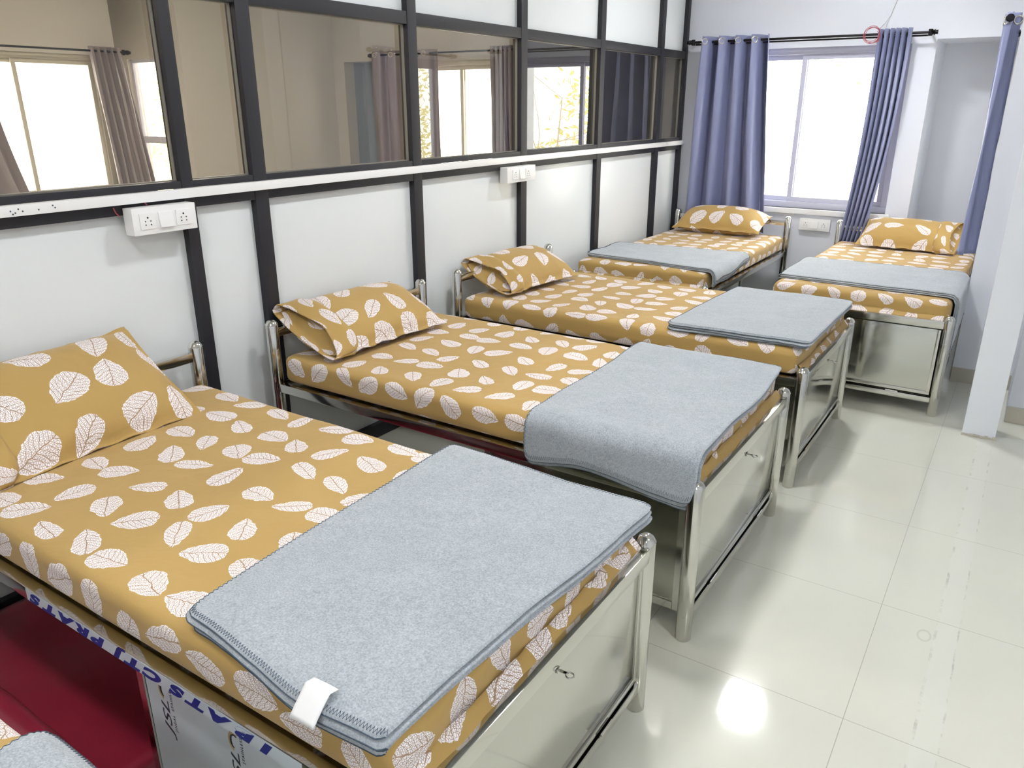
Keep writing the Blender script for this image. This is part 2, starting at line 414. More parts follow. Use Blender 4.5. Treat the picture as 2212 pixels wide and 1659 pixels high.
box('wall_far_screen', (-3.93, XP-.1, 5.98, 6.06, 0, CZ), simple('dark_slate_board', (44, 46, 54), .6), bevel=0, kind='structure')  # added dark backdrop, stands in for the unlit end of the next room
wall_with_holes('wall_far_side', 'x', -6.45, -6.35, 4.45, YB+.14, [], M['far_wall'])
box('wall_far_jog', (-7.5, -6.89, 4.0, 4.1, 0, CZ), M['far_wall'], bevel=0, kind='structure')
box('wall_far_corner', (-7.5, -7.4, 4.1, 4.45, 0, CZ), M['far_wall'], bevel=0, kind='structure')
window(3, 'y', *NW, YB+.05, -4.72, 1, M['skirt'])
window(4, 'x', *LW, FX-.05, 3.28, -1, M['skirt'])
r5 = empty('window_5', kind='structure')
mb = MB(); a0, a1, z0, z1 = TW
for bb in ((a0, a1, z0, z0+.03), (a0, a1, z1-.03, z1), (a0, a0+.03, z0+.03, z1-.03), (a1-.03, a1, z0+.03, z1-.03), (a0+.03, a1-.03, 1.20, 1.26)): mb.box(bb[0], bb[1], 4.48, 4.52, bb[2], bb[3])
mb.build('window_frame', M['frame'], r5, bevel=.002)
MB().box(a0+.03, a1-.03, 4.498, 4.502, z0+.03, z1-.03).build('window_glass', M['wglass'], r5, bevel=0, smooth=0)

# ---------------------------------------------------------------- ceiling lights
def lamp(x, y, mat, label, r=.13):
    t = empty('ceiling_light', (x, y, CZ), label=label, cat='ceiling light', group='round ceiling lights')
    MB().lathe([(r+.02, 0), (r+.02, -.02), (r+.008, -.03), (r, -.03), (r, -.004)], n=32).build('lamp_body', M['lampbody'], t)
    MB().lathe([(.0, -.018), (r*.98, -.018), (r*.98, -.024), (.001, -.026)], n=32).build('diffuser', mat, t)
for i, (x, y) in enumerate(((-1.12, 4.87), (-1.12, 2.5), (-1.12, .1), (.9, .9), (.9, -1.5), (-1.12, -2.1))):
    lamp(x, y, M['lampfar' if i == 0 else 'lampaisle' if i in (1, 3) else 'lamp'], ['round white ceiling light above the two beds by the back window', 'round white ceiling light above the middle of the bed row', 'round white ceiling light above the nearest beds', 'round ceiling light over the middle of the aisle', 'round ceiling light over the front of the aisle', 'round ceiling light behind the nearest bed'][i])
for i, (x, y) in enumerate(((-4.6, 3.2), (-4.4, .6))):  # unseen fill lights added to brighten the room behind the glass
    lamp(x, y, M['lamp2'], ['round warm ceiling light in the next room nearer its back window', 'round warm ceiling light at the front of the next room'][i])

# ================================================================ BEDS
L = 1.76
def post(parent, x, y, h, name='post'):
    r = .0245
    prof = [(.022, 0), (r, .004), (r, h-.016), (r-.003, h-.009)]
    o = MB().lathe(prof, (x, y, 0), 28).build(name, M['steel'], parent, smooth=50)
    MB().lathe([(r-.002, h-.012), (r+.001, h-.010), (r-.002, h-.004), (r*.75, h+.003), (r*.4, h+.008), (.002, h+.0095)], (x, y, 0), 28).build('end_cap', M['steel'], o, smooth=60)
    return o

def key_obj(parent, x, y, z):
    k = MB(); k.box(x, x+.018, y-.0035, y+.0035, z-.001, z+.001)
    pts = [(x+.026+.0085*math.cos(a), y+.0085*math.sin(a)*1., z-.002) for a in [2*PI*i/14 for i in range(15)]]
    k.tube(pts, .0019, 8, cap=False)
    pl = MB().lathe([(.008, 0), (.008, .003), (.003, .004)], (x-.002, y, z), 16, 'x').build('lock', M['steel'], parent)
    k.build('key', M['steel'], pl)

def bed(loc, rz, label, hw=.46, film=False, key=True, box_side=True):
    b = empty('steel_bed', loc, rz, label=label, cat='bed', group='stainless steel storage beds')
    for s in (-1, 1):
        post(b, 0, s*hw, .737, 'head_post'); post(b, L, s*hw, .53, 'foot_post')
    i = hw-.02
    MB().box(-.012, .012, -i, i, .675, .71).build('head_rail', M['steel'], b, bevel=.004)
    MB().box(-.010, .010, -i, i, .45, .487).build('head_lower_rail', M['steel'], b, bevel=.003)
    for s in (-1, 1):
        y0, y1 = sorted((s*(hw-.016), s*(hw+.012)))
        MB().box(.024, L-.024, y0, y1, .452, .487).build('side_rail', M['steel'], b, bevel=.003)
    MB().box(.02, L-.02, -i, i, .462, .476).build('bed_deck', M['steel_dark'], b, bevel=.001)
    MB().box(L-.004, L+.02, -i, i, .472, .512).build('foot_rail', M['steel'], b, bevel=.003)
    # locker under the foot half
    cx0 = 1.02; c = hw-.008
    mb = MB(); mb.box(cx0, cx0+.008, -c, c, .09, .46); mb.box(cx0, L-.01, -c, c, .09, .1)
    mb.box(cx0, L-.01, -c, -c+.006, .1, .46); mb.box(cx0, L-.01, c-.006, c, .1, .46)
    lk = mb.build('locker', M['steel_dark'], b, bevel=.001)
    for s in (-1, 1):
        y0, y1 = sorted((s*(c-.0), s*(c+.005))); fr = MB()
        fr.box(cx0, cx0+.022, y0, y1, .085, .455); fr.box(L-.045, L-.025, y0, y1, .085, .455); fr.box(cx0+.021, L-.044, y0, y1, .085, .11)
        fr.build('locker_edging', M['steel'], lk, bevel=0)
    MB().box(L-.01, L+.014, -i, i, .072, .1).build('bottom_rail', M['steel'], b, bevel=.003)
    d = MB(); dz0, dz1 = .112, .462; w = i-.008
    d.box(L-.004, L+.003, -w, w, dz0, dz1)
    door = d.build('locker_door', M['sheet'], b, bevel=.001)
    f = MB(); t = .016
    f.box(L+.003, L+.009, -w, w, dz0, dz0+t); f.box(L+.003, L+.009, -w, -w+t, dz0+t, dz1); f.box(L+.003, L+.009, w-t, w, dz0+t, dz1)
    f.build('door_edging', M['steel'], door, bevel=.0015)
    for s in (-1, 1):
        hg = MB(); y = s*.25
        hg.box(L+.008, L+.013, y-.03, y+.03, .095, .106)
        hg.tube([(L+.014, y-.03, .104), (L+.014, y+.03, .104)], .004, 8)
        hg.build('hinge', M['steel'], door)
    if key: key_obj(door, L+.006, .02, .437)
    if film:
        y = -hw-.0125
        fo = MB().box(.62, 1.545, y, y+.0004, .4535, .4855).build('protective_film', M['film'], b, bevel=0)
        import mathutils
        letters = [('S', .665), ('T', .73), ('A', .795), ('R', .865), ('P', .925), ('J', 1.0), ('T', 1.055), ('C', 1.12), ('S', 1.20), ('T', 1.26), ('A', 1.325), ('B', 1.40), ('I', 1.46)]
        for ch, xx in letters:
            mt = Matrix.Translation((xx, y-.0003, .469)) @ Matrix.Rotation(PI/2, 4, 'X') @ Matrix.Rotation(PI, 4, 'Z') @ Matrix.Diagonal((2.3, 1., 1., 1.))
            link('rail_letter', text('rl', ch, .035, M['ink'], None, mt, .0002, 1., .3, .0022), fo)
        y = -hw+.001
        fp = MB().box(cx0+.024, L-.046, -c-.0006, -c, .112, .452).build('panel_film', M['film'], lk, bevel=0)
        yy = -c-.0009
        for k, (lx, lz) in enumerate(((1.105, .372), (1.325, .357), (1.545, .342), (1.215, .17), (1.435, .155))):
            T = Matrix.Translation((lx, yy, lz)) @ Matrix.Rotation(PI/2, 4, 'X') @ Matrix.Rotation(PI/2, 4, 'Z')
            link('logo_letters', text('lg', 'JSL', .058, M['inkdark'], None, T @ Matrix.Translation((-.028, 0, 0)) @ Matrix.Diagonal((1.25, .62, 1, 1)), .0002, 1.02, .35), fp)
            link('logo_small_letters', text('ls', 'JINDAL  STAINLESS', .0105, M['inkdark'], None, T @ Matrix.Translation((.004, -.024, 0)), .0002, 1.35), fp)
            for rr, mt_, w_ in ((.026, 'gold', .0024), (.0215, 'gold', .0012), (.0185, 'inkdark', .0022)):
                pts = [T @ Vector((.048+rr*.95*math.cos(a)-.006, rr*.62*math.sin(a)-.004, 0)) for a in [math.radians(-35+d_*12) for d_ in range(17)]]
                n_ = len(pts)
                MB().tube(pts, [w_*(.25+.75*math.sin(PI*(j+.5)/n_)) for j in range(n_)], 6).build('logo_swoosh', M[mt_], fp)
    return b

def rbox(mb, hx0, hx1, hy, z0, z1, r, nx, ny, nz, seed, amp):
    """rounded, slightly wrinkled box (a sheeted mattress). UVs in metres, continuous over the top edges"""
    lo = Vector((hx0, -hy, z0)); hi = Vector((hx1, hy, z1))
    def proc(p):
        q = Vector([min(max(p[k], lo[k]+r), hi[k]-r) for k in range(3)])
        d = Vector(p)-q
        if d.length > 1e-9: p2 = q+d.normalized()*r
        else: p2 = Vector(p)
        n = d.normalized() if d.length > 1e-9 else Vector((0, 0, 1))
        sidef = 1-abs(n.z)
        w = noise.noise(Vector((p2.x*3.1+seed, p2.y*3.3, p2.z*5)))*amp*1.6+noise.noise(Vector((p2.x*11+seed, p2.y*4, p2.z*14)))*amp*.8*(.3+sidef)
        endf = max(0., (p2.x-(hi.x-.08))/.08)
        w += endf*noise.noise(Vector((seed*2, p2.y*13+p2.z*9, p2.z*7)))*amp*2.6
        if n.z < -.3: w = 0
        return p2+n*w
    def face(o, du, dv, nu, nv, uvf):
        mb.grid(lambda u, v: proc(o+du*u+dv*v), nu, nv, lambda u, v: uvf(o+du*u+dv*v))
    X = Vector((hi.x-lo.x, 0, 0)); Y = Vector((0, hi.y-lo.y, 0)); Z = Vector((0, 0, hi.z-lo.z))
    face(Vector((lo.x, lo.y, hi.z)), X, Y, nx, ny, lambda p: (p.x, p.y))
    face(Vector((lo.x, lo.y, lo.z)), X, Z, nx, nz, lambda p: (p.x, lo.y-(hi.z-p.z)))
    face(Vector((lo.x, hi.y, lo.z)), X, Z, nx, nz, lambda p: (p.x, hi.y+(hi.z-p.z)))
    face(Vector((hi.x, lo.y, lo.z)), Y, Z, ny, nz, lambda p: (hi.x+(hi.z-p.z), p.y))
    face(Vector((lo.x, lo.y, lo.z)), Y, Z, ny, nz, lambda p: (lo.x-(hi.z-p.z), p.y))
    face(Vector((lo.x, lo.y, lo.z)), X, Y, nx, ny, lambda p: (p.x, p.y))

MT = .602   # mattress top
def mattress(loc, rz, label, seed, hw=.452):
    t = empty('mattress', loc, rz, label=label, cat='mattress', group='mattresses in mustard leaf sheets')
    mb = MB(); rbox(mb, .028, L-.026, hw, .4885, MT, .034, 70, 40, 10, seed, .0035)
    mb.build('bed_sheet', M['leaf'], t, smooth=70, weld=True)
    # sheet skirt tucked at the foot: wavy flap lying against the foot rail
    def fn(u, v):
        y = (u-.5)*2*(hw-.02); wv = noise.noise(Vector((seed*3, y*9, 0)))
        z = .535-v*(.050+.016*wv)
        x = L-.028+.004+.030*math.sin(v*PI*.6)+.006*noise.noise(Vector((seed, y*22, v*2)))
        return (x, y, z)
    f = MB().grid(fn, 60, 6, lambda u, v: (L+.04+v*.05, (u-.5)*.9)).build('sheet_hem', M['leaf'], t, smooth=80)
    s = f.modifiers.new('th', 'SOLIDIFY'); s.thickness = .002
    return t

def drape(a, b, off, hwE=.455, footE=L-.03, r=.03, top=MT):
    """bed-local flat cloth coordinates -> position on the mattress, bending over its sides and foot"""
    R = r+off; z0 = top-r; x, y, z = a, b, top+off; 
    s = 1 if b > 0 else -1; e = abs(b)-(hwE-r)
    if e > 0:
        arc = R*PI/2
        if e < arc: th = e/R; y = s*(hwE-r+R*math.sin(th)); z = z0+R*math.cos(th)
        else: y = s*(hwE-r+R); z = z0-(e-arc)
    return Vector((x, y, z))

def blanket(loc, rz, label, quad, layers=4, th=.0085, seed=1, sp=.0, gap=.0006, label_tag=False, fold_edge=None, jitter=.008, extra=None, curve=.012, droopy=None):
    """quad = four bed-local corners (a,b): headL, headR, footR, footL (L: -y side)"""
    t = empty('folded_blanket', loc, rz, label=label, cat='blanket', group='folded grey blankets')
    mb = MB(); st = MB()
    rr = random.Random(seed)
    h = th
    for k in range(layers):
        q = [Vector((c[0]+rr.uniform(-1, 1)*jitter*(k < layers-1), c[1]+rr.uniform(-1, 1)*jitter*(k < layers-1))) for c in quad]
        if extra and k in extra: q = [q[i]+Vector(extra[k][i]) for i in range(4)]
        nu, nv = 44, 36; off0 = .002+k*(th+gap)
        rc = .03
        def flat(u, v):
            # rounded corners in plan
            du, dv = min(u, 1-u), min(v, 1-v)
            if du < .05 and dv < .05:
                pu, pv = (.05-du)/.05, (.05-dv)/.05; l = max(pu, pv); 
                g = math.hypot(pu, pv)
                if g > 1e-6:
                    k_ = l/g; pu, pv = pu*(k_+(1-k_)*.2), pv*(k_+(1-k_)*.2)
                du2, dv2 = .05*(1-pu), .05*(1-pv)
                u = du2 if u < .5 else 1-du2; v = dv2 if v < .5 else 1-dv2
            p = q[0]*(1-u)*(1-v)+q[1]*u*(1-v)+q[2]*u*v+q[3]*(1-u)*v
            wa = noise.noise(Vector((u*2.5, seed*1.7, k*.05)))*curve*(1 if v > .5 else .8)*abs(v-.5)*2
            wb = noise.noise(Vector((seed*2.3, v*2.5, k*.05)))*curve*abs(u-.5)*2
            return p.x+wa, p.y+wb
        def pos(u, v, side):
            a, b = flat(u, v)
            e = min(u*.9, (1-u)*.9, v*.6, (1-v)*.6)
            tt = h*.5*math.sqrt(max(0., 1-max(0., 1-e/.006)**2)) if e < .006 else h*.5
            wz = .0035*noise.noise(Vector((a*5, b*5, seed)))+.0012*noise.noise(Vector((a*23, b*23, seed+k)))
            cc = 4*max(0., .5-min(u, 1-u))*0
            lift = sp*k*max(0., 1-min(u, 1-u, v, 1-v)*8)*.2
            return drape(a, b, off0+h*.5+side*tt+wz+.0+lift)
        o = len(mb.v)
        def warp(x):   # denser near borders
            return x
        us = [0, .003, .008, .016]+[.016+(1-.032)*i/nu for i in range(1, nu)]+[.984, .992, .997, 1]
        vs = [0, .004, .01, .018]+[.018+(1-.036)*i/nv for i in range(1, nv)]+[.982, .99, .996, 1]
        for side in (1, -1):
            o = len(mb.v)
            for v in vs:
                for u in us: mb.v.append(tuple(pos(u, v, side)))
            W = len(us)
            for j in range(len(vs)-1):
                for i in range(W-1):
                    c = o+j*W+i; f = (c, c+1, c+W+1, c+W); mb.f.append(f if side == 1 else tuple(reversed(f)))
        # overlock stitching round the border
        n = 150
        for side_ in (0, 1, 3):
            pts = []; pe = []
            for i in range(n+1):
                f_ = i/n; g = .004+.010*(i % 2)
                g2 = g
                uu, vv = ((f_, g), (1-g, f_), None, (g2, 1-f_))[side_]
                pts.append(pos(uu, vv, 1)+Vector((0, 0, .0005)))
            for i in range(51):
                f_ = i/50; uu, vv = ((f_, 0), (1, f_), None, (0, 1-f_))[side_]
                pe.append(pos(uu, vv, 1))
            if k == layers-1 or k == 0: st.tube(pts, .0008, 4, cap=False)
            st.tube(pe, .0013, 5, cap=False)
    mb.build('blanket_cloth', M['blanket'], t, smooth=80, recalc=False)
    st.build('edge_stitching', M['thread'], t, smooth=0, recalc=False)
    return t

# ---------------------------------------------------------------- pillows
def pillow(loc, rot, label, W=.62, D=.40, T=.13, seed=1, open_end=0, sag=0.):
    """W along local y, D along local x, T thick. open_end: -1/1 = pillowcase mouth at -y/+y"""
    t = bpy.data.objects.new('pillow', None); C.objects.link(t); t.location = loc; t.rotation_euler = rot; t.empty_display_size = .1
    tag(t, label=label, cat='pillow', group='pillows in mustard leaf pillowcases')
    def half(side):
        def fn(u, v):
            U, V = 2*u-1, 2*v-1     # U across D (x), V along W (y)
            Uc, Vc = min(1., abs(U)/.93), min(1., abs(V)/.955); prof = (max(0., 1-Uc**2.4)**.60)*(max(0., 1-Vc**3.2)**.52)
            pinch = 1-.055*(1-abs(V)**2)*abs(U)**3; pinch2 = 1-.04*(1-abs(U)**2)*abs(V)**3
            x = U*D/2*pinch; y = V*W/2*pinch2
            z = side*T*prof*(.56 if side > 0 else .44)
            wr = noise.noise(Vector((x*9+seed, y*5, side)))*.009+noise.noise(Vector((x*4, y*26+seed, side)))*.0035*abs(U)
            z += wr*prof; fl = max(0., (max(Uc, Vc)-.9)/.1)
            z += side*.0015*(1 if prof < .02 else 0) + fl*(noise.noise(Vector((x*6, y*17+seed, 2)))*.012 - (.004 if abs(U) > .9 else 0))
            z += prof*.006*noise.noise(Vector((x*22, y*7, seed+side)))*Uc**2
            z -= sag*(V*V)*.03
            return (x, y, z)
        return fn
    mb = MB()
    mb.grid(half(1), 36, 48, lambda u, v: ((2*u-1)*D*.44, (2*v-1)*W*.41))
    o = len(mb.v); mb.grid(half(-1), 36, 48, lambda u, v: ((2*u-1)*D*.44+.9, (2*v-1)*W*.41))
    mb.build('pillow_body', M['leaf'], t, smooth=80, weld=False)
    if open_end:
        s = open_end
        # the loose end of the case: flattened tube ending in an open, gaping mouth
        n = 48
        def fn(u, v):
            a = 2*PI*u; c, sn = math.cos(a), math.sin(a)
            y = s*(W/2*.72+v*(W*.14+.055)) - s*.05*max(0., sn)*v*v
            V = min(1., abs(y)/(W/2))
            hx = D/2*(.985+.02*v)
            full = T*(max(0., 1-min(.93, abs(y)/(W/2)*.93)**3.4)**.55)*.57
            hz = full*(1-v)+ (T*.36)*v
            g_ = .88+.12*min(1., v*5); hx *= g_; hz *= g_
            x = c*hx; z = (1 if sn > 0 else -1)*abs(sn)**.75*hz
            if sn < 0: z *= (.86-.25*v)
            if sn > 0: z -= T*.16*v*v*(abs(math.sin(a*2+.5)))
            z += .004*noise.noise(Vector((x*12+seed, y*12, z*10)))
            return (x, y, z)
        f = MB().grid(fn, n, 16, lambda u, v: (u*.95, v*.18+.3)).build('pillowcase_flap', M['leaf'], t, smooth=80)
        so = f.modifiers.new('th', 'SOLIDIFY'); so.thickness = .003; so.offset = 0
        # inner tuck flap
        def fn2(u, v):
            x = (u-.5)*D*.86; hz = -T*.30+T*.44*v
            y = s*(W/2*.98+.035-.085*v+.02*math.cos((u-.5)*PI))
            return (x, y, hz*(1-abs(2*u-1)**2.2*.8)+.004*noise.noise(Vector((x*15, v*5, seed))))
        f = MB().grid(fn2, 30, 10, lambda u, v: (u*.4, .7+v*.15)).build('tuck_flap', M['leaf'], t, smooth=80)
        so = f.modifiers.new('th', 'SOLIDIFY'); so.thickness = .003
    return t

R90 = -PI/2
BEDS = [((-2.40, -.07, 0), 0, .46), ((-2.40, 1.12, 0), 0, .46), ((-2.40, 2.38, 0), 0, .455), ((-2.40, 3.585, 0), 0, .46), ((-1.945, 6.10, 0), R90, .44), ((-.68, 6.115, 0), R90, .455)]
names = ['steel bed mostly out of view at the bottom left corner, a grey blanket on it',
         'nearest fully seen steel bed, printed film still on its side rail and panel',
         'steel bed between the film-wrapped bed and the third bed, blanket hanging over its near side',
         'steel bed with a flat grey blanket, just before the two beds by the windows',
         'steel bed in the back left corner in front of the wide blue curtain',
         'steel bed at the back right beside the white pillar, blanket hanging down its right side']
mnames = ['corner of a leaf print sheeted mattress at the bottom left picture edge',
          'leaf print sheeted mattress on the bed with printed film on its side',
          'leaf print sheeted mattress half covered by the blanket that hangs over its near side',
          'leaf print sheeted mattress under the flat grey blanket, below the switchboard with the open slot',
          'leaf print sheeted mattress on the back left corner bed by the wide blue curtain',
          'leaf print sheeted mattress on the back right bed by the white pillar']
for i, (lc, rz, hw) in enumerate(BEDS):
    bed(lc, rz, names[i], hw=hw, film=(i == 1), key=(i != 5))
    mattress(lc, rz, mnames[i], i*3.7+1, hw=hw-.008)

blanket(BEDS[0][0], 0, 'grey blanket corner on the bed at the bottom left corner of the view', [(1.22, -.42), (1.265, .478), (1.78, .462), (1.77, -.42)], 3, seed=3)
bl = blanket(BEDS[1][0], 0, 'grey folded blanket with a white tag on the nearest bed', [(1.215, -.452), (1.150, .452), (1.775, .43), (1.745, -.470)], 4, seed=5, th=.0078, gap=.0028, curve=.022, extra={0: [(-.0, 0), (-.04, .03), (.0, .0), (.0, -.0)], 1: [(0, 0), (-.02, .015), (0, 0), (0, 0)]})
# white care tag hanging from the near edge
def tagfn(u, v):
    a = .90+u*.062; 
    p = [(1.592+u*.060, -.452-.008*v), ][0]
    zz = MT+.051-.002*v-.050*max(0, v-.30)**1.1*1.5
    return (1.562+u*.056-.014*v, -.440-.048*v, zz+.003*math.sin(u*2))
o = MB().grid(tagfn, 8, 10).build('care_tag', M['tag'], bl, smooth=80)
s = o.modifiers.new('th', 'SOLIDIFY'); s.thickness = .0012
tag(o, label='blank white cloth tag')
blanket(BEDS[2][0], 0, 'grey blanket draped over the near side of the bed behind the film-wrapped bed', [(1.185, -.60), (1.175, .475), (1.765, .445), (1.755, -.60)], 3, seed=8, curve=.03, th=.008)
blanket(BEDS[3][0], 0, 'grey folded blanket lying flat, not hanging over, before the two back beds', [(1.15, -.445), (1.19, .485), (1.775, .425), (1.765, -.435)], 3, seed=11, th=.010)
blanket(BEDS[4][0], R90, 'grey blanket across the foot of the back left corner bed', [(1.12, -.43), (1.02, .50), (1.70, .55), (1.60, -.43)][0:4], 3, seed=14, curve=.03, th=.008)
blanket(BEDS[5][0], R90, 'grey blanket across the back right bed hanging down by the pillar', [(.98, -.47), (.98, .68), (1.66, .76), (1.60, -.47)], 3, seed=17, curve=.03, th=.008)

R_ = math.radians
pillow((-2.265, 1.045, .722), (0, R_(34), R_(3)), 'plump leaf print pillow leaning on the partition behind the nearest bed', W=.66, D=.42, T=.15, seed=1, open_end=-1)
pillow((-2.262, 2.33, .700), (0, R_(22), R_(-3)), 'leaf print pillow with gaping case behind the blanket that hangs over its bed side', W=.60, D=.38, T=.15, seed=4, open_end=-1)
pillow((-2.262, 3.57, .695), (0, R_(20), R_(-6)), 'smaller leaf print pillow with gaping case below the switchboard with the open slot', W=.56, D=.36, T=.15, seed=7, open_end=-1)
pillow((-1.97, 5.96, .690), (0, R_(15), R_(-90)), 'fat leaf print pillow under the blue curtain on the back left corner bed', W=.68, D=.36, T=.19, seed=9)
pillow((-.68, 5.98, .695), (0, R_(24), R_(-93)), 'leaf print pillow between the right curtain and the recess on the back right bed', W=.56, D=.36, T=.15, seed=12, open_end=1)

# spare red mattresses in plastic on the floor
mb = MB(); rbox(mb, -2.42, -1.50, .9, 0.004, .08, .014, 30, 40, 6, 2.2, .002)
t = empty('red_mattress', (0, .72, 0), label='wine red mattress in clear plastic lying on the floor under the nearest bed', cat='mattress')
mb.build('mattress_cover', M['red'], t, smooth=70, weld=True)
mb = MB()
for (x0, y0, x1, y1, w) in ((-2.3, -.52, -1.85, -.22, .006), (-2.28, -.46, -1.98, -.27, .008), (-1.92, -.32, -1.72, -.18, .004)):
    n = 14; pts = []
    for i in range(n): f = i/(n-1); pts.append((x0+(x1-x0)*f+.01*math.sin(f*9), y0+(y1-y0)*f, 0.0835+.003*math.sin(f*13)))
    mb.tube(pts, [w*math.sin(PI*(i+.5)/n)*.6+.0008 for i in range(n)], 6)
mb.build('plastic_crease', M['plasticwrap'], t)
mb = MB(); rbox(mb, -2.30, -1.45, .28, .088, .20, .03, 24, 24, 6, 5.2, .006)
t2 = empty('red_cushion', (0, .31, 0), label='bright red plastic wrapped cushion on the floor at the bottom left edge', cat='cushion')
mb.build('cushion_cover', M['red'], t2, smooth=70, weld=True)

# ================================================================ CURTAINS
def curtain(name_label, p0, p1, q0, q1, z0, z1, n, amp, mat, nrm, group, grom=True, seed=0, ease=1., mid=None):
    """p0,p1: plan points (x,y) of the two top ends, q0,q1 bottom ends; nrm = direction towards the room"""
    t = empty('curtain', (0, 0, 0), label=name_label, cat='curtain', group=group)
    p0, p1, q0, q1, nv = Vector(p0), Vector(p1), Vector(q0), Vector(q1), Vector(nrm)
    def fn(u, v):
        k = v**ease
        a = p0.lerp(p1, u); b = q0.lerp(q1, u); p = a.lerp(b, k)
        if mid: p = p+(Vector(mid[0]).lerp(Vector(mid[1]), u))*math.sin(PI*v)
        ph = 2*PI*n*u+.5*math.sin(3*v+seed)+.6*noise.noise(Vector((u*5, v*1.5, seed)))
        w = math.sin(ph); w = w+.22*math.sin(2*ph+.9+2*v)
        d = amp*(1+.25*math.sin(2*v+seed+u*7))*w + .010*noise.noise(Vector((u*9, v*3, seed+4)))
        sl = (p1-p0).normalized()*(.006*math.cos(ph*2))
        p = p+nv*d+sl
        zz = z1+(z0-z1)*v + (.006*math.sin(u*9+seed) if v > .99 else 0)
        return (p.x, p.y, zz)
    Wd = (p1-p0).length*2
    o = MB().grid(fn, int(n*16), 50, lambda u, v: (u*Wd, v*(z1-z0))).build('curtain_cloth', mat, t, smooth=80)
    s = o.modifiers.new('th', 'SOLIDIFY'); s.thickness = .002; s.offset = 0
    if grom:
        for k in range(int(2*n)):
            u = (k+.5)/(2*n)
            a = Vector(fn(u-.012, .03)); b = Vector(fn(u+.012, .03)); c = (a+b)/2; c.z = z1-.035
            d = (b-a); d.z = 0; d.normalize(); up = Vector((0, 0, 1))
            pts = [c+(d*math.cos(x)+up*math.sin(x))*.020 for x in [2*PI*i/20 for i in range(21)]]
            MB().tube(pts, .0045, 8, cap=False).build('grommet', M['chrome'], t)
    return t
G = 'steel blue curtains in the ward'
curtain('wide steel blue curtain at the left of the back window', (-2.29, 6.13), (-1.80, 6.13), (-2.355, 6.14), (-1.70, 6.13), .60, 2.022, 4., .062, M['curtain'], (0, -1), G, seed=1)
curtain('narrow pleated blue curtain drawn aside at the right of the back window', (-1.065, 6.13), (-.865, 6.13), (-1.13, 6.13), (-.985, 6.13), .585, 2.020, 5.5, .046, M['curtain'], (0, -1), G, grom=False, seed=3, ease=2.2)
curtain('blue curtain seen edge on beside the white wall at the far right', (-.262, 5.12), (-.262, 5.42), (-.25, 5.12), (-.25, 5.40), .73, 1.995, 3., .030, M['curtain'], (-1, 0), G, seed=5)
GF = 'mauve grey curtains in the next room'
curtain('mauve grey curtain with metal rings seen through the middle glass pane', (-5.68, 6.13), (-4.86, 6.13), (-5.68, 6.13), (-4.86, 6.13), .55, 2.03, 4., .03, M['curtain2'], (0, -1), GF, seed=7)
curtain('narrow mauve grey curtain at the right of the next room window', (-4.26, 6.13), (-4.02, 6.13), (-4.26, 6.13), (-4.02, 6.13), .55, 2.03, 5., .02, M['curtain2'], (0, -1), GF, grom=False, seed=9)
curtain('mauve grey curtain bunched right of the bright window in the leftmost pane', (FX+.12, 3.80), (FX+.12, 4.08), (FX+.12, 3.88), (FX+.12, 4.24), .55, 1.99, 5., .028, M['curtain2'], (1, 0), GF, grom=False, seed=11)
curtain('dark mauve curtain at the left picture edge behind the leftmost pane', (FX+.12, 2.35), (FX+.12, 2.95), (FX+.12, 2.4), (FX+.12, 3.2), .55, 1.99, 5., .028, M['curtain2'], (1, 0), GF, grom=False, seed=13, ease=1.6)

def rod(label, a, b, mat=M['black']):
    t = empty('curtain_rod', (0, 0, 0), label=label, cat='curtain rod')
    a, b = Vector(a), Vector(b); d = (b-a).normalized()
    MB().tube([a, b], .0085, 14).build('rod', mat, t)
    w = Vector((d.y, -d.x, 0))
    if w.y < 0 and abs(w.y) > .5: w = -w
    for e, s in ((a, -1), (b, 1)):
        f = MB()
        f.tube([e-d*s*.004, e+d*s*.006, e+d*s*.010, e+d*s*.020, e+d*s*.024, e+d*s*.038], [.012, .019, .012, .020, .012, .014], 16)
        f.build('finial', mat, t)
    return t, d
def brackets(t, pts, wallv):
    for p in pts:
        p = Vector(p); q = p+Vector(wallv)
        mb = MB(); mb.tube([p+Vector((0, 0, -.022)), p+Vector((0, 0, .020))], .013, 12); mb.tube([p, q], .008, 10)
        mb.build('bracket', M['black'], t)
t, _ = rod('black curtain rod across the top of the back window', (-2.385, 6.13, 1.987), (-.745, 6.13, 1.987))
brackets(t, [(-2.375, 6.13, 1.987), (-.752, 6.13, 1.987)], (0, .118, 0))
MB().tube([(-2.37, 6.165, 1.972), (-.76, 6.165, 1.972)], .006, 10).build('rear_rod', M['black'], t)
t, _ = rod('black curtain rod end at the top right edge beside the white wall', (-.262, 5.09, 1.962), (-.262, 6.2, 1.962))
brackets(t, [(-.262, 6.17, 1.962)], (.06, 0, 0))
t, _ = rod('curtain rod over the next room back window', (-5.70, 6.13, 1.995), (-3.9, 6.13, 1.995)); brackets(t, [(-5.69, 6.13, 1.995), (-3.95, 6.13, 1.995)], (0, .118, 0))
t, _ = rod('curtain rod over the window behind the leftmost pane', (FX+.12, 2.2, 1.955), (FX+.12, 4.12, 1.955)); brackets(t, [(FX+.12, 2.25, 1.955), (FX+.12, 4.1, 1.955)], (-.118, 0, 0))

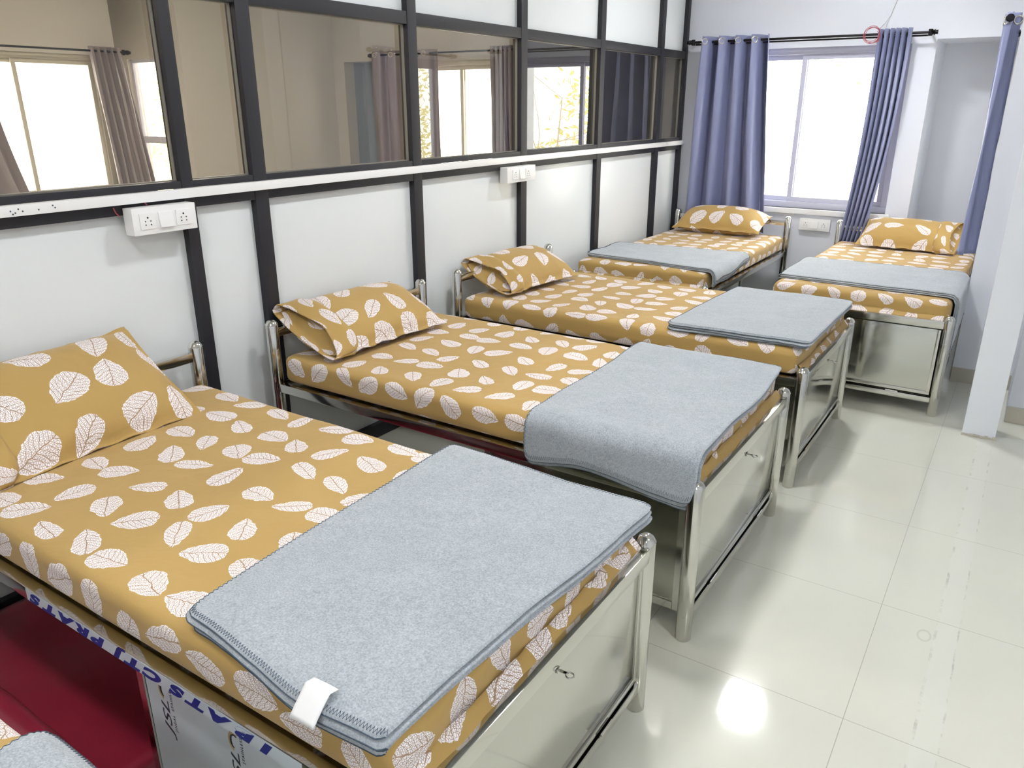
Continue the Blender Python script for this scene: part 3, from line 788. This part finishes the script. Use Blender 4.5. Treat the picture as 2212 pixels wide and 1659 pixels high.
# ================================================================ SMALL THINGS
def socket_holes(mb, cx, cz, s=1.):
    for dx, dz, r in ((0, .0115, .0032), (-.0095, 0, .0022), (.0095, 0, .0022), (-.0095, -.0115, .0022), (.0095, -.0115, .0022)):
        mb.lathe([(.0001, -.0002), (r, -.0002), (r, .0006), (.0001, .0006)], (cx+dx*s, 0, cz+dz*s), 10, 'y')
def switchboard(loc, rz, label, W=.235, Hh=.088, D=.05, mods=('s', 'w', 's'), reddrop=False):
    """local: +x along the wall to the right, -y towards the room"""
    t = empty('switchboard', loc, rz, label=label, cat='switchboard', group='white socket and switch boards')
    MB().box(-W/2, W/2, -D, 0, -Hh/2, Hh/2).build('back_box', M['plastic'], t, bevel=.004)
    xs = [-.066, 0, .066] if len(mods) == 3 else [-.07, -.022, .012, .066]
    for m, x in zip(mods, xs):
        if m == 's':
            so = MB().box(x-.028, x+.028, -D-.003, -D+.002, -.026, .026).build('socket', M['plastic'], t, bevel=.0015)
            h = MB(); socket_holes(h, x, .0)
            ho = h.build('socket_holes', M['hole'], so); ho.location = (0, -D-.0034, 0)
        else:
            w = .026 if m == 'w' else .012
            sw = MB(); sw.add([(x-w, -D+.001, -.026), (x+w, -D+.001, -.026), (x+w, -D+.001, .026), (x-w, -D+.001, .026), (x-w, -D-.010, -.025), (x+w, -D-.010, -.025), (x+w, -D-.003, .025), (x-w, -D-.003, .025)],
                   [(0, 1, 2, 3), (4, 5, 6, 7), (0, 1, 5, 4), (1, 2, 6, 5), (2, 3, 7, 6), (3, 0, 4, 7)])
            sw.build('rocker_switch', M['plastic'], t, bevel=.001)
    return t
switchboard((XP, 1.548, 1.180), PI/2, 'white two socket switchboard, the nearer one on the partition, above the plump pillow')
switchboard((XP, 3.76, 1.175), PI/2, 'white switchboard with open switch slot, the farther one on the partition', W=.29, Hh=.085)
switchboard((-1.337, YB, .680), 0, 'white switchboard on the back wall under the window between the back beds', W=.225, D=.035)

# red wire coil hung on the rod with grey lead rising to the ceiling
t = empty('wire_coil', (-1.10, 6.09, 1.985), label='loop of thin red wire hung on the curtain rod at the right curtain', cat='wire')
mb = MB()
for k in range(4):
    r = .046+.004*rnd.random(); cx, cz = rnd.uniform(-.006, .006), rnd.uniform(-.008, .006); ph = rnd.random()*6
    pts = [(cx+r*1.02*math.cos(a), -.010+.012*math.sin(a+ph)+.004*k, cz+r*math.sin(a)) for a in [2*PI*i/40 for i in range(41)]]
    mb.tube(pts, .0017, 6, cap=False)
mb.build('coil', M['redwire'], t)
mb = MB(); mb.tube([(.03, -.01, .02), (.042, 0, .0), (.038, .0, -.02), (.05, 0, -.04), (.03, 0, -.05)], .0016, 6); mb.build('loose_end', M['redwire'], t)
mb = MB(); pts = [(.035, .0, .03), (.05, .12, .075), (.075, .155, .13), (.085, .156, .17), (.10, .156, .22), (.118, .156, .27), (.13, .156, .36), (.15, .156, .55), (.15, .156, .79)]
mb.tube(pts, .0022, 6); mb.build('lead', M['greywire'], t)
t = empty('wall_wire', (0, 0, 0), label='short red lead tucked behind the white rail above the nearest switchboard', cat='wire')
MB().tube([(XP+.004, 1.40, 1.228), (XP+.006, 1.405, 1.21), (XP+.004, 1.415, 1.20)], .0022, 6).build('lead', M['redwire'], t)
MB().tube([(XP+.004, 1.51, 1.236), (XP+.006, 1.52, 1.22), (XP+.004, 1.515, 1.222)], .0022, 6).build('lead', M['redwire'], t)

# ================================================================ OUTSIDE
def tree(x, y, h, seed, label):
    t = empty('tree', (x, y, -3.4), label=label, cat='tree', group='trees outside the windows')
    r = random.Random(seed); mb = MB(); tips = []
    def grow(p, d, ln, rad, lv):
        pts = [p]; rr = [rad]; q = p.copy(); dd = d.copy()
        for i in range(5):
            dd = (dd+Vector((r.uniform(-.3, .3), r.uniform(-.3, .3), r.uniform(-.12, .2)))*.6).normalized(); q = q+dd*ln/5
            pts.append(q.copy()); rr.append(rad*(1-.14*(i+1)))
        mb.tube(pts, rr, 6)
        if lv == 0: tips.extend(pts[2:]); return
        for k in range(3 if lv > 1 else 4):
            i = r.randint(2, 5); nd = (dd+Vector((r.uniform(-1, 1), r.uniform(-1, 1), r.uniform(-.3, .6)))).normalized()
            grow(pts[i], nd, ln*.66, rr[i]*.62, lv-1)
    grow(Vector((0, 0, 0)), Vector((.05, 0, 1)), h*.5, .11, 4)
    mb.build('trunk', M['bark'], t)
    lf = MB()
    for p in tips:
        for k in range(9):
            c = p+Vector((r.gauss(0, .2), r.gauss(0, .2), r.gauss(0, .18)))
            a = Vector((r.uniform(-1, 1), r.uniform(-1, 1), r.uniform(-1, 1))).normalized()*.07; b = a.orthogonal().normalized()*.03
            lf.add([c-a, c+b, c+a, c-b], [(0, 1, 2, 3)])
    lf.build('leaves', M['foliage'], t, smooth=0, recalc=False)
for x, y, h, sd, lb in ((1.7, 11.4, 7.0, 31, 'pale tree mirrored in the glass pane nearest the blue curtain'), (6.6, 11.6, 6.8, 11, 'tree standing outside the side window at the right'), (-17.2, 12.6, 7.0, 41, 'tree outside the narrow window behind the leftmost pane')):
    tree(x, y, h, sd, lb)

# ================================================================ LIGHT
w = bpy.data.worlds.new('World'); bpy.context.scene.world = w; w.use_nodes = True
nt = w.node_tree; bg = nt.nodes['Background']; bg.inputs[0].default_value = (1., .955, .86, 1); bg.inputs[1].default_value = 9.0
def portal(loc, rot, sx, sy):
    l = bpy.data.lights.new('portal', 'AREA'); l.shape = 'RECTANGLE'; l.size = sx; l.size_y = sy; l.cycles.is_portal = True
    o = bpy.data.objects.new('window_portal', l); C.objects.link(o); o.location = loc; o.rotation_euler = rot
portal(((WIN[0]+WIN[1])/2, YB+.13, 1.36), (-PI/2, 0, 0), 1.39, 1.13)
portal(((NW[0]+NW[1])/2, YB+.13, 1.36), (-PI/2, 0, 0), 1.5, 1.13)
portal((-.05, (SW[0]+SW[1])/2, 1.36), (0, PI/2, 0), 1.13, .6)
portal((FX-.15, (LW[0]+LW[1])/2, 1.36), (0, -PI/2, 0), 1.13, 1.4)

# ================================================================ CAMERA
cam = bpy.data.cameras.new('Camera'); cam.sensor_width = 36; cam.lens = 36*1664.24/2212; cam.clip_start = .02
co = bpy.data.objects.new('Camera', cam); C.objects.link(co); bpy.context.scene.camera = co
yaw, pitch = .582367, .347735
f = Vector((-math.sin(yaw)*math.cos(pitch), math.cos(yaw)*math.cos(pitch), -math.sin(pitch))); r = Vector((math.cos(yaw), math.sin(yaw), 0)); u = r.cross(f)
co.matrix_world = Matrix(((r.x, u.x, -f.x, 0), (r.y, u.y, -f.y, 0), (r.z, u.z, -f.z, H), (0, 0, 0, 1)))
sc = bpy.context.scene
sc.view_settings.view_transform = 'Standard'; sc.view_settings.look = 'None'; sc.view_settings.gamma = 1; sc.view_settings.exposure = .10; sc.view_settings.use_curve_mapping = False
sc.cycles.max_bounces = 10; sc.cycles.diffuse_bounces = 5; sc.cycles.glossy_bounces = 6; sc.cycles.transparent_max_bounces = 16
